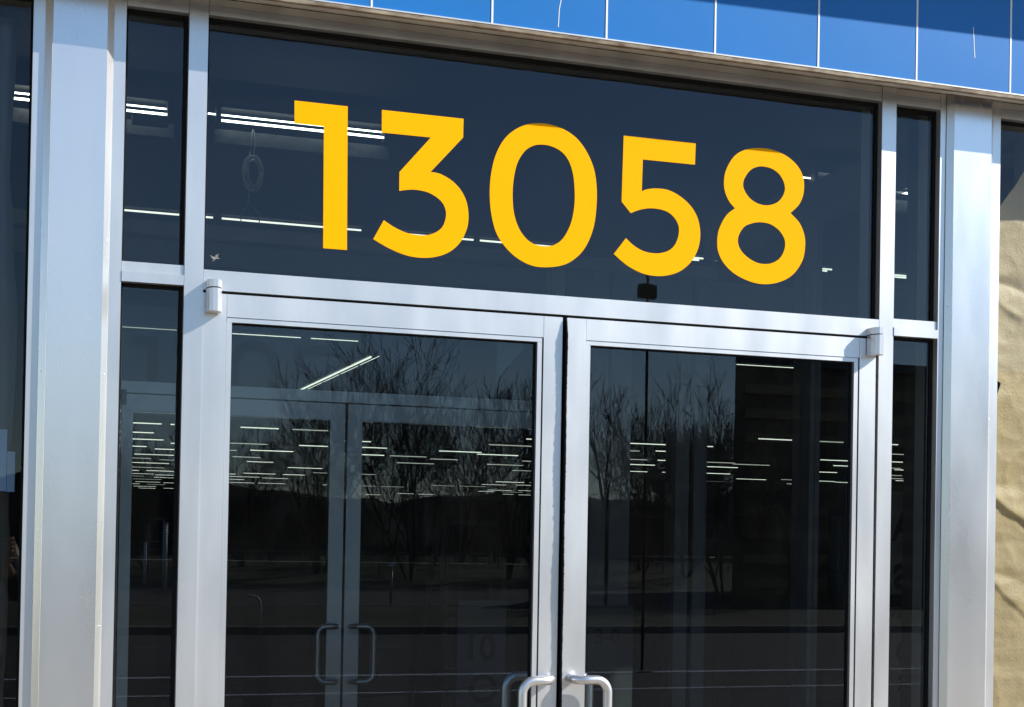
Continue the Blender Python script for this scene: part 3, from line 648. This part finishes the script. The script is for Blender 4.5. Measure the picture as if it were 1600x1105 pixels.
# ------------------------------------------------------------------ goods standing in the dark store
def carton_stack(x, y, spec, label):
    z = 0
    for k, (w, d, h) in enumerate(spec):
        t = thing('carton', '%s, %s from the floor' % (label, ('first', 'second', 'third', 'fourth', 'fifth')[k]), 'carton', (x, y, z), 'brown cartons stacked in the store')
        dx = random.Random(k+int(x*10)).uniform(-.05, .05)
        box('body', M['int_box'], t, x-w/2+dx, x+w/2+dx, y-d/2, y+d/2, z+.001, z+h-.004, bevel=.006)
        box('flap', M['int_box'], t, (x-w/2+dx+.003, x+dx-.002, y-d/2+.003, y+d/2-.003, z+h-.0038, z+h-.001), (x+dx+.002, x+w/2+dx-.003, y-d/2+.003, y+d/2-.003, z+h-.0038, z+h-.001))
        z += h
carton_stack(4.15, 4.6, ((.9, .7, .42), (.85, .7, .4), (.9, .6, .38), (.8, .6, .36)), 'brown carton in the nearer stack behind the right door')
carton_stack(5.3, 5.6, ((1.0, .7, .5), (.9, .7, .45), (.9, .6, .4), (.8, .6, .38)), 'brown carton in the farther stack behind the right door')
def ladder(x, y, label):
    t = thing('stepladder', label, 'stepladder', (x, y, 0))
    for s_ in (-1, 1):
        tube('rail', M['int_metal'], t, [(x+s_*.26, y-.45, 0), (x+s_*.14, y, 1.75)], .022, 6); tube('back_leg', M['int_metal'], t, [(x+s_*.27, y+.5, 0), (x+s_*.15, y+.03, 1.72)], .018, 6)
    for k in range(6):
        z = .27*(k+1); w = .26-.12*z/1.75; box('step', M['int_metal'], t, x-w, x+w, y-.45+.45*z/1.75-.04, y-.45+.45*z/1.75+.04, z-.012, z+.012)
    box('top_cap', M['int_metal'], t, x-.18, x+.18, y-.06, y+.1, 1.75, 1.79, bevel=.008)
ladder(2.52, 4.4, 'grey stepladder standing open behind the left entrance door')
ladder(4.35, 5.6+1.4, 'grey stepladder standing open deeper in the store behind the right door')
def shelf(x, y, w, label):
    t = thing('shelf_unit', label, 'shelving', (x, y, 0))
    for xx in (x, x+w/2, x+w): box('upright', M['int_metal'], t, xx-.02, xx+.02, y-.02, y+.02, 0, 2.1)
    for z in (.15, .55, .95, 1.35, 1.75): box('shelf', M['int_metal'], t, x-.02, x+w+.02, y-.45, y-.03, z, z+.04)
    box('back_panel', M['int_wall'], t, x, x+w, y+.02, y+.035, .1, 2.08)
shelf(4.9, 8.2, 2.4, 'empty grey shelf unit behind the right entrance door')
shelf(8.3, 8.2, 2.4, 'empty grey shelf unit farther right in the store')

# notice board whose large characters show through the right sidelight
nb = thing('notice_board', 'dark grey board with large black characters behind the lower right sidelight', 'sign', (2.72, .36, .9))
box('board', plain('grey_board', (.16, .15, .13), .8, vary=.15), nb, 2.55, 2.84, .36, .372, .98, 1.70)
box('band', M['black'], nb, 2.551, 2.839, .3575, .3598, 1.335, 1.375)
def text_mesh(name, txt, size, x, y, z, mat, parent, sx=1.):
    cu = bpy.data.curves.new(name, 'FONT'); cu.body = txt; cu.size = size; cu.extrude = .0004; cu.offset = size*.018
    t = bpy.data.objects.new('tmp', cu); COL.objects.link(t)
    me = bpy.data.meshes.new_from_object(t.evaluated_get(bpy.context.evaluated_depsgraph_get()))
    bpy.data.objects.remove(t)
    me.transform(Matrix(((sx, 0, 0, x), (0, 0, 1, y), (0, 1, 0, z), (0, 0, 0, 1)))); me.flip_normals(); me.materials.clear()
    return link(name, me, mat, parent)
for txt, size, x, z in (('A', .135, 2.665, 1.545), ('a', .165, 2.672, 1.395), ('VII', .04, 2.66, 1.30), ('O', .12, 2.682, 1.15), ('2', .06, 2.695, 1.075)):
    text_mesh('lettering', txt, size, x, .358, z, M['black'], nb)

# free-standing sign boards in the vestibule, lettered in black
def stand_sign(x0, x1, y, top, label, lines):
    t = thing('stand_sign', label, 'sign', ((x0+x1)/2, y, 0)); bd = M['sign_board']
    box('board', bd, t, x0, x1, y, y+.012, .35, top, bevel=.002)
    for xx in (x0+.01, x1-.03): box('leg', M['int_metal'], t, xx, xx+.02, y+.013, y+.033, 0, top-.1)
    box('foot', M['int_metal'], t, x0-.05, x1+.05, y-.12, y+.16, 0, .02)
    for txt, size, x, z in lines: text_mesh('lettering', txt, size, x, y-.0012, z, M['black'], t)
M['sign_board'] = plain('grey_sign_board', (.05, .054, .058), .7, vary=.2)
stand_sign(1.497, 1.672, 1.2, 1.315, 'narrow grey sign board with black figures behind the left door near its handle', (('10', .120, 1.515, 1.112), ('O', .135, 1.535, .965)))
stand_sign(1.978, 2.150, 1.2, 1.30, 'narrow grey sign board with black figures behind the right door', (('3-0', .075, 2.0, 1.165),))
# ------------------------------------------------------------------ across the parking lot (seen mirrored in the glass)
def tree_meshes(seed, h, spread, stems, lean=0.):
    q = random.Random(seed); trunk = bmesh.new(); segs = []
    def grow(p, d, length, rad, depth, store):
        n = 3; pts = [p]; rads = [rad]
        for i in range(n):
            d = (d+Vector((q.uniform(-1, 1), q.uniform(-1, 1), q.uniform(-.5, .9)))*.13).normalized()
            p = p+d*length/n; pts.append(p); rads.append(rad*(1-.35*(i+1)/n))
        store.append((pts, rads, depth))
        if depth >= 5: return
        k = {0: 4, 1: 4, 2: 3, 3: 3, 4: 3}[depth]
        for j in range(k):
            t = q.uniform(.35, 1.0) if j else 1.
            seg = min(n-1, int(t*n)); f_ = t*n-seg; bp = pts[seg].lerp(pts[seg+1], min(1, f_))
            ang = q.uniform(.35, .85) if j else q.uniform(.05, .25)
            ax = d.orthogonal().normalized(); ax.rotate(Matrix.Rotation(q.uniform(0, math.tau), 3, d))
            nd = (Matrix.Rotation(ang, 3, ax) @ d + Vector((0, 0, .10))).normalized()
            grow(bp, nd, length*q.uniform(.58, .80), rads[seg]*(.62 if j else .8), depth+1, store)
    store = []
    for s_ in range(stems):
        a = q.uniform(0, math.tau) if stems > 1 else 0
        tilt = spread*q.uniform(.5, 1.) if stems > 1 else lean
        d0 = Vector((math.cos(a)*math.sin(tilt), math.sin(a)*math.sin(tilt)*.6, math.cos(tilt)))
        grow(Vector((math.cos(a)*.12, math.sin(a)*.12, -.3)), d0, h*q.uniform(.30, .38), h*.011/(stems**.35), 0, store)
    bt, bc = bmesh.new(), bmesh.new()
    for pts, rads, depth in store:
        rads = [max(r_, .0095) for r_ in rads]
        tube_into(bt if depth < 2 else bc, pts, rads, 6 if depth < 2 else 3, caps=False)
    out = []
    for bm_, nme in ((bt, 'trunk'), (bc, 'crown')):
        me = bpy.data.meshes.new(nme); bm_.to_mesh(me); bm_.free(); me.materials.append(M['bark']); out.append(me)
    trunk.free()
    return out
TREES = [tree_meshes(3, 9.2, .5, 3), tree_meshes(8, 9.0, .55, 4), tree_meshes(21, 9.5, 0, 1, .1), tree_meshes(34, 8.0, .6, 4), tree_meshes(55, 9.5, 0, 1, -.08)]
def tree(kind, x, y, z, s_, rot, label, group):
    o = thing('bare_tree', label, 'tree', (x, y, z), group); o.scale = (s_, s_, s_); o.rotation_euler = (0, 0, rot)
    for me in TREES[kind]:
        c_ = bpy.data.objects.new(me.name.split('.')[0], me); COL.objects.link(c_); c_.parent = o
def at(slope, dist): return slope*(dist+3.79)     # x of a mirrored point seen at that bearing
main = [(.093, 50, 3, .72, 'leafless bush tree mirrored in the left sidelight'),
        (.155, 54, 0, .72, 'small leafless tree mirrored at the left of the left door'),
        (.205, 52, 1, .92, 'spreading many-stemmed leafless tree mirrored behind the slanting lights'),
        (.268, 50, 1, .98, 'broad fan-shaped leafless tree mirrored in the middle of the left door'),
        (.300, 56, 0, 1.0, 'leafless tree mirrored between the fan-shaped tree and the meeting stile'),
        (.338, 51, 0, .98, 'tall leafless tree mirrored at the right of the left door'),
        (.412, 49, 2, .98, 'single-trunked leafless tree mirrored at the left of the right door'),
        (.440, 54, 1, .92, 'leafless tree mirrored behind the sensor rod'),
        (.475, 52, 3, .98, 'leafless tree mirrored in the middle of the right door'),
        (.507, 30, 3, .62, 'leafless shrub tree mirrored against the left corner of the warehouse'),
        (.560, 30, 0, .55, 'leafless shrub tree mirrored in front of the warehouse wall')]
for k, (sl2, dist, kind, s_, lab) in enumerate(main):
    tree(kind, at(sl2, dist), -dist, .3, s_, k*1.3, lab, 'bare trees beyond the road')
q = random.Random(5)
for k in range(46):
    dist = q.uniform(72, 100); sl2 = -.05+.75*(k+q.uniform(0, .9))/46
    tree(q.randrange(5), at(sl2, dist), -dist, .2, q.uniform(.45, .68)*dist/100, q.uniform(0, 6), 'leafless tree in the far row behind the nearer trees', 'far woodland trees')
# brush and undergrowth below the trees
bm = bmesh.new()
for k in range(5200):
    x = q.uniform(-12, 80); y = -q.uniform(54, 82); hgt = q.uniform(.6, 3.4)*(.7+.5*noise.noise(Vector((x*.1, y*.1, 0))))
    p = Vector((x, y, .1)); d = Vector((q.uniform(-.5, .5), q.uniform(-.3, .3), 1)).normalized()
    w_ = Vector((.02, 0, 0)); e = p+d*hgt; m2 = p+d*hgt*.5+Vector((q.uniform(-.2, .2), 0, 0))
    bm.faces.new([bm.verts.new(v) for v in (p-w_, p+w_, m2+w_*.7, m2-w_*.7)]); bm.faces.new([bm.verts.new(v) for v in (m2-w_*.7, m2+w_*.7, e)])
    for _ in range(4):
        s0 = p.lerp(e, q.uniform(.3, .9)); s1 = s0+Vector((q.uniform(-.7, .7), q.uniform(-.3, .3), q.uniform(.1, .8)))
        bm.faces.new([bm.verts.new(v) for v in (s0-w_*.5, s0+w_*.5, s1)])
o = finish(bm, 'undergrowth', M['bark']); tag(o, 'tangled leafless undergrowth below the mirrored trees', None, None, 'stuff')
# distant wooded rise closing the view
bm = bmesh.new(); prev = None
for i in range(181):
    x = -150+420*i/180; h_ = 5.6+1.3*noise.noise(Vector((x*.05, 0, 0)))+.8*noise.noise(Vector((x*.3, 1, 0)))+.5*noise.noise(Vector((x*1.4, 1, 0)))
    cur = [bm.verts.new(v) for v in ((x, -112, -.3), (x, -120, h_), (x, -150, h_*.8), (x, -170, -.3))]
    if prev:
        for k in range(3): bm.faces.new((prev[k], cur[k], cur[k+1], prev[k+1]))
    prev = cur
finish(bm, 'wooded_hill', plain('winter_wood', (.045, .038, .03), .95, vary=.4, vscale=.6, bump=1, bscale=3))['kind'] = 'structure'
# big dark warehouse at the right, its back to the sun
wh = thing('warehouse', 'tall dark brown warehouse mirrored across the right half of the right door', 'building', (at(.6, 34), -34, 0))
WX = at(.514, 34); M['ply'] = plain('weathered_siding', (.48, .35, .21), .85, vary=.35, vscale=2.5, stretch=(1, 1, 6)); M['ply2'] = plain('dark_siding', (.24, .18, .12), .85, vary=.3, vscale=2)
WB = at(.514, 46)+.3; prism_z('wall', M['ply2'], wh, [(WX, -34), (WX+60, -34), (WX+60, -46), (WB, -46)], -.2, 6.6); prism_z('roof', M['roof'], wh, [(WX-.1, -33.8), (WX+60, -33.8), (WX+60, -46.2), (WB, -46.2)], 6.6, 6.85)
for k in range(9): box('siding_band', M['ply'], wh, WX+.3, WX+30, -33.99, -33.90, .35+k*.68, .62+k*.68)
for k in range(6): box('downpipe', M['roof'], wh, WX+2+k*2.6, WX+2.14+k*2.6, -33.89, -33.76, 0, 6.5)
for k in range(4): box('loading_door', M['roof'], wh, WX+3+k*5.2, WX+4.6+k*5.2, -33.89, -33.80, .1, 2.6)
# low brick buildings
def building(x0, x1, y, h_, label, wins):
    t = thing('brick_building', label, 'building', ((x0+x1)/2, y, 0)); box('wall', M['redwall'], t, x0, x1, y-12, y, 0, h_); box('roof', M['roof'], t, x0-.3, x1+.3, y-12.3, y+.3, h_, h_+.35)
    for k in range(wins):
        cx = x0+(x1-x0)*(k+.5)/wins; f_ = box('window', M['white'], t, cx-.75, cx+.75, y-.02, y+.06, 1.1, 2.5); box('window_glass', M['black'], f_, cx-.66, cx+.66, y+.061, y+.07, 1.2, 2.4)
building(4.5, 15, -86, 3.6, 'low brown brick building mirrored in the left sidelight', 4)
# chain-link fence
cf = thing('chain_link_fence', 'low chain-link fence mirrored in the glass beyond the road', 'fence', (5, -55, 0))
for k in range(16): tube('post', M['fence'], cf, [(-1+k*3, -53, .1), (-1+k*3, -53, 1.0)], .035, 6)
tube('top_rail', M['fence'], cf, [(-1, -53, 1.0), (44, -53, 1.0)], .025, 6)
bm = bmesh.new(); 
for k in range(560):
    for s_ in (-1, 1):
        x = -1+k*.08; w_ = .004
        bm.faces.new([bm.verts.new(v) for v in ((x-w_, -53+.01*s_, .1), (x+w_, -53+.01*s_, .1), (x+s_*.45+w_, -53+.01*s_, .98), (x+s_*.45-w_, -53+.01*s_, .98))])
finish(bm, 'wire_mesh', M['fence'], cf)
# lot camera on a slim pole
x = at(.4425, 14); cp = thing('camera_pole', 'slim black pole with a small box camera, mirrored below the yellow five', 'pole', (x, -14, -.13))
tube('pole', M['black'], cp, [(x, -14, -.13), (x, -14, 5.25)], .020, 10)
box('camera_box', M['black'], cp, x-.105, x+.05, -14.1, -13.95, 4.70, 4.87, bevel=.01); box('camera_hood', M['black'], cp, x+.052, x+.115, -14.08, -13.97, 4.69, 4.86, bevel=.02)
box('base_plate', M['fence'], cp, x-.1, x+.1, -14.1, -13.9, -.129, -.11)
# marker posts, bent pipe, and added chrome-ball posts that make sun glints
def mark(sl2, dist, z0, z1, w_, label):
    x = at(sl2, dist); t = thing('marker_post', label, 'post', (x, -dist, z0)); tube('shaft', M['white'], t, [(x, -dist, z0-.9), (x, -dist, z1)], w_, 16); tube('cap', M['white'], t, [(x, -dist, z1), (x, -dist, z1+.04)], w_*1.15, 16)
mark(.1030, 36, .86, 1.80, .06, 'tall white marker post mirrored in the left sidelight')
mark(.0905, 44, .9, 1.25, .05, 'short white marker post mirrored left of the tall one')
x = at(.1660, 21.2); bp = thing('bent_pipe', 'pale bent pipe rising at the kerb, mirrored low in the left door', 'pipe', (x, -21.2, 0))
tube('pipe', M['white'], bp, [(x, -21.2, -.1), (x, -21.2, .38)]+[(x-.13*(1-math.cos(a)), -21.2, .38+.16*math.sin(a)) for a in (.3, .6, .9, 1.2, 1.5)]+[(x-.24, -21.2, .555)], .022, 8)
box('base_plate', M['fence'], bp, x-.08, x+.08, -21.28, -21.12, -.01, .012)
x = at(.2549, 30.8); bo = thing('glint_post', 'added thin post with a chrome ball making a sun glint in the left door glass', 'glint_post', (x, -30.8, -.15))
tube('shaft', M['fence'], bo, [(x, -30.8, -.15), (x, -30.8, .86)], .03, 12)
bm = bmesh.new(); bmesh.ops.create_uvsphere(bm, u_segments=20, v_segments=12, radius=.085)
for v in bm.verts: v.co = v.co+Vector((x, -30.8, .89))
finish(bm, 'cap', M['steel'], bo, smooth=True)
x = at(.4430, 20.2); bo = thing('glint_post', 'added low post with a chrome ball making a sun glint in the right door glass', 'glint_post', (x, -20.2, -.15))
tube('shaft', M['fence'], bo, [(x, -20.2, -.15), (x, -20.2, .2)], .03, 12)
bm = bmesh.new(); bmesh.ops.create_uvsphere(bm, u_segments=20, v_segments=12, radius=.07)
for v in bm.verts: v.co = v.co+Vector((x, -20.2, .23))
finish(bm, 'cap', M['steel'], bo, smooth=True)

# ------------------------------------------------------------------ the person taking the picture (mirrored at the left edge)
def skin(name, verts, edges, mat, parent, root=0, sub=2):
    me = bpy.data.meshes.new(name); me.from_pydata([v[0] for v in verts], edges, []); o = link(name, me, mat, parent)
    md = o.modifiers.new('skin', 'SKIN'); md.use_smooth_shade = True
    for i, v in enumerate(verts):
        me.skin_vertices[0].data[i].radius = v[1] if isinstance(v[1], tuple) else (v[1], v[1]); me.skin_vertices[0].data[i].use_root = (i == root)
    o.modifiers.new('subdivision', 'SUBSURF').levels = sub; o.modifiers['subdivision'].render_levels = sub
    return o
PX, PY = -.13, -4.20
pe = thing('person', 'person in a grey jacket holding up a phone, mirrored at the far left', 'person', (PX, PY, 0))
M['skin'] = plain('skin', (.55, .34, .25), .55); M['jacket'] = plain('charcoal_jacket', (.06, .06, .065), .8, bump=.3, bscale=20)
M['trouser'] = plain('grey_trousers', (.10, .10, .10), .85); M['hair'] = plain('brown_hair', (.05, .03, .02), .6); M['shoe'] = plain('dark_shoes', (.02, .02, .02), .5)
P_ = lambda x, y, z: (PX+x, PY+y, z)
# one continuous body: pelvis, spine, head, arms to the wrists, legs
bv = [(P_(0, 0, .95), (.14, .10)), (P_(0, 0, 1.15), (.125, .09)), (P_(0, .01, 1.35), (.155, .10)), (P_(0, .01, 1.47), (.07, .07)), (P_(0, .02, 1.56), .055),
      (P_(.17, .01, 1.42), .06), (P_(.235, .14, 1.20), .045), (P_(.165, .37, 1.37), .028),
      (P_(-.17, .01, 1.42), .06), (P_(-.23, .14, 1.20), .045), (P_(-.04, .37, 1.38), .028),
      (P_(.09, 0, .88), .088), (P_(.10, .02, .49), .055), (P_(.11, -.01, .09), .04), (P_(-.09, 0, .88), .088), (P_(-.10, .02, .49), .055), (P_(-.11, -.01, .09), .04)]
be = [(0, 1), (1, 2), (2, 3), (3, 4), (2, 5), (5, 6), (6, 7), (2, 8), (8, 9), (9, 10), (0, 11), (11, 12), (12, 13), (0, 14), (14, 15), (15, 16)]
skin('body', bv, be, M['skin'], pe)
jv = [(v, tuple(r_*1.13 for r_ in (rr_ if isinstance(rr_, tuple) else (rr_, rr_)))) for v, rr_ in bv]
jk = [jv[i] for i in (0, 1, 2, 3, 5, 6, 8, 9)]
# sleeves stop short of the wrists
def mid(a, b_, t): return tuple(a[i]+(b_[i]-a[i])*t for i in range(3))
jk += [(mid(bv[6][0], bv[7][0], .8), .042), (mid(bv[9][0], bv[10][0], .8), .042)]
skin('jacket', jk, [(0, 1), (1, 2), (2, 3), (2, 4), (4, 5), (5, 8), (2, 6), (6, 7), (7, 9)], M['jacket'], pe)
tr = [(P_(0, 0, .97), (.15, .108))]+[jv[i] for i in (11, 12, 14, 15)]+[(P_(.11, -.01, .10), .055), (P_(-.11, -.01, .10), .055)]
skin('trousers', tr, [(0, 1), (1, 2), (2, 5), (0, 3), (3, 4), (4, 6)], M['trouser'], pe)
bm = bmesh.new(); bmesh.ops.create_uvsphere(bm, u_segments=28, v_segments=20, radius=1)
for v in bm.verts:
    c_ = v.co.copy(); jaw = 1-.22*max(0, -c_.z); x_, y_, z_ = c_.x*.076*jaw, c_.y*.094*(1-.1*max(0, -c_.z)), c_.z*.115
    if c_.y > .8 and abs(c_.x) < .22 and -.35 < c_.z < .15: y_ += .016*(1-abs(c_.x)/.22)       # nose
    if c_.y > .7 and .1 < c_.z < .3 and .2 < abs(c_.x) < .6: y_ -= .006                        # eye sockets
    v.co = Vector(P_(x_, y_+.035, z_+1.655))
hd = finish(bm, 'head', M['skin'], pe, smooth=True)
for s_ in (-1, 1):
    bm = bmesh.new(); bmesh.ops.create_uvsphere(bm, u_segments=10, v_segments=8, radius=.011)
    for v in bm.verts: v.co += Vector(P_(s_*.030, .118, 1.668))
    finish(bm, 'eye', M['black'], hd, smooth=True)
    bm = bmesh.new(); bmesh.ops.create_uvsphere(bm, u_segments=10, v_segments=8, radius=1)
    for v in bm.verts: v.co = Vector((v.co.x*.010, v.co.y*.018, v.co.z*.030))+Vector(P_(s_*.078, .03, 1.655))
    finish(bm, 'ear', M['skin'], hd, smooth=True)
box('mouth', plain('lips', (.35, .14, .12), .5), hd, PX-.022, PX+.022, PY+.112, PY+.120, 1.598, 1.604)
bm = bmesh.new(); bmesh.ops.create_uvsphere(bm, u_segments=24, v_segments=16, radius=1)
bmesh.ops.delete(bm, geom=[v for v in bm.verts if v.co.z < -.45 or (v.co.y > .45 and v.co.z < .45)], context='VERTS')
for v in bm.verts: v.co = Vector(P_(v.co.x*.086, v.co.y*.104+.028, v.co.z*.125+1.665))
finish(bm, 'hair', M['hair'], pe, smooth=True)
for s_ in (-1, 1):
    bm = bmesh.new(); bmesh.ops.create_uvsphere(bm, u_segments=16, v_segments=10, radius=1)
    for v in bm.verts: v.co = Vector(P_(s_*.115+v.co.x*.048, .06+v.co.y*.14, max(.002, .055+v.co.z*.055)))
    finish(bm, 'shoe', M['shoe'], pe, smooth=True)
# hands: palm plus four fingers and a thumb, curled round the ends of the phone
for s_, wx in ((1, P_(.165, .37, 1.37)), (-1, P_(-.04-.0, .37, 1.38))):
    ex = .044 if s_ > 0 else -.118                       # end of the phone this hand grips
    w0 = Vector(wx) if s_ > 0 else Vector((PX-.04, PY+.37, 1.38))
    pc = Vector((ex+s_*.022, -3.80, 1.455))
    hv = [(tuple(w0), .026), (tuple(w0.lerp(pc, .6)), (.032, .02)), (tuple(pc), (.036, .017))]; he = [(0, 1), (1, 2)]
    for k in range(4):
        L_ = (.062, .070, .066, .052)[k]; z_ = 1.487-.020*k; b0 = len(hv)
        hv += [((ex+s_*.026, -3.79, z_), .0092), ((ex+s_*.024, -3.768+L_*.15, z_+.004), .009), ((ex+s_*.004, -3.742, z_+.002), .0082), ((ex-s_*(L_-.045), -3.741, z_), .0072)]
        he += [(2, b0), (b0, b0+1), (b0+1, b0+2), (b0+2, b0+3)]
    b0 = len(hv); hv += [((ex+s_*.012, -3.80, 1.44), .011), ((ex-s_*.008, -3.772, 1.452), .010), ((ex-s_*.026, -3.766, 1.470), .0085)]; he += [(2, b0), (b0, b0+1), (b0+1, b0+2)]
    skin('hand', hv, he, M['skin'], pe, sub=1)
ph = thing('phone', 'dark phone held up sideways in the mirrored person\'s hands', 'phone', (-.04, -3.755, 1.49))
box('phone_case', M['black'], ph, -.118, .036, -3.7575, -3.7490, 1.452, 1.528, bevel=.003, seg=2)
box('screen', plain('phone_screen', (.02, .025, .03), .1), ph, -.112, .030, -3.7585, -3.7577, 1.457, 1.523)
tube('lens', M['black'], ph, [(.010, -3.7490, 1.512), (.010, -3.7470, 1.512)], .008, 16)
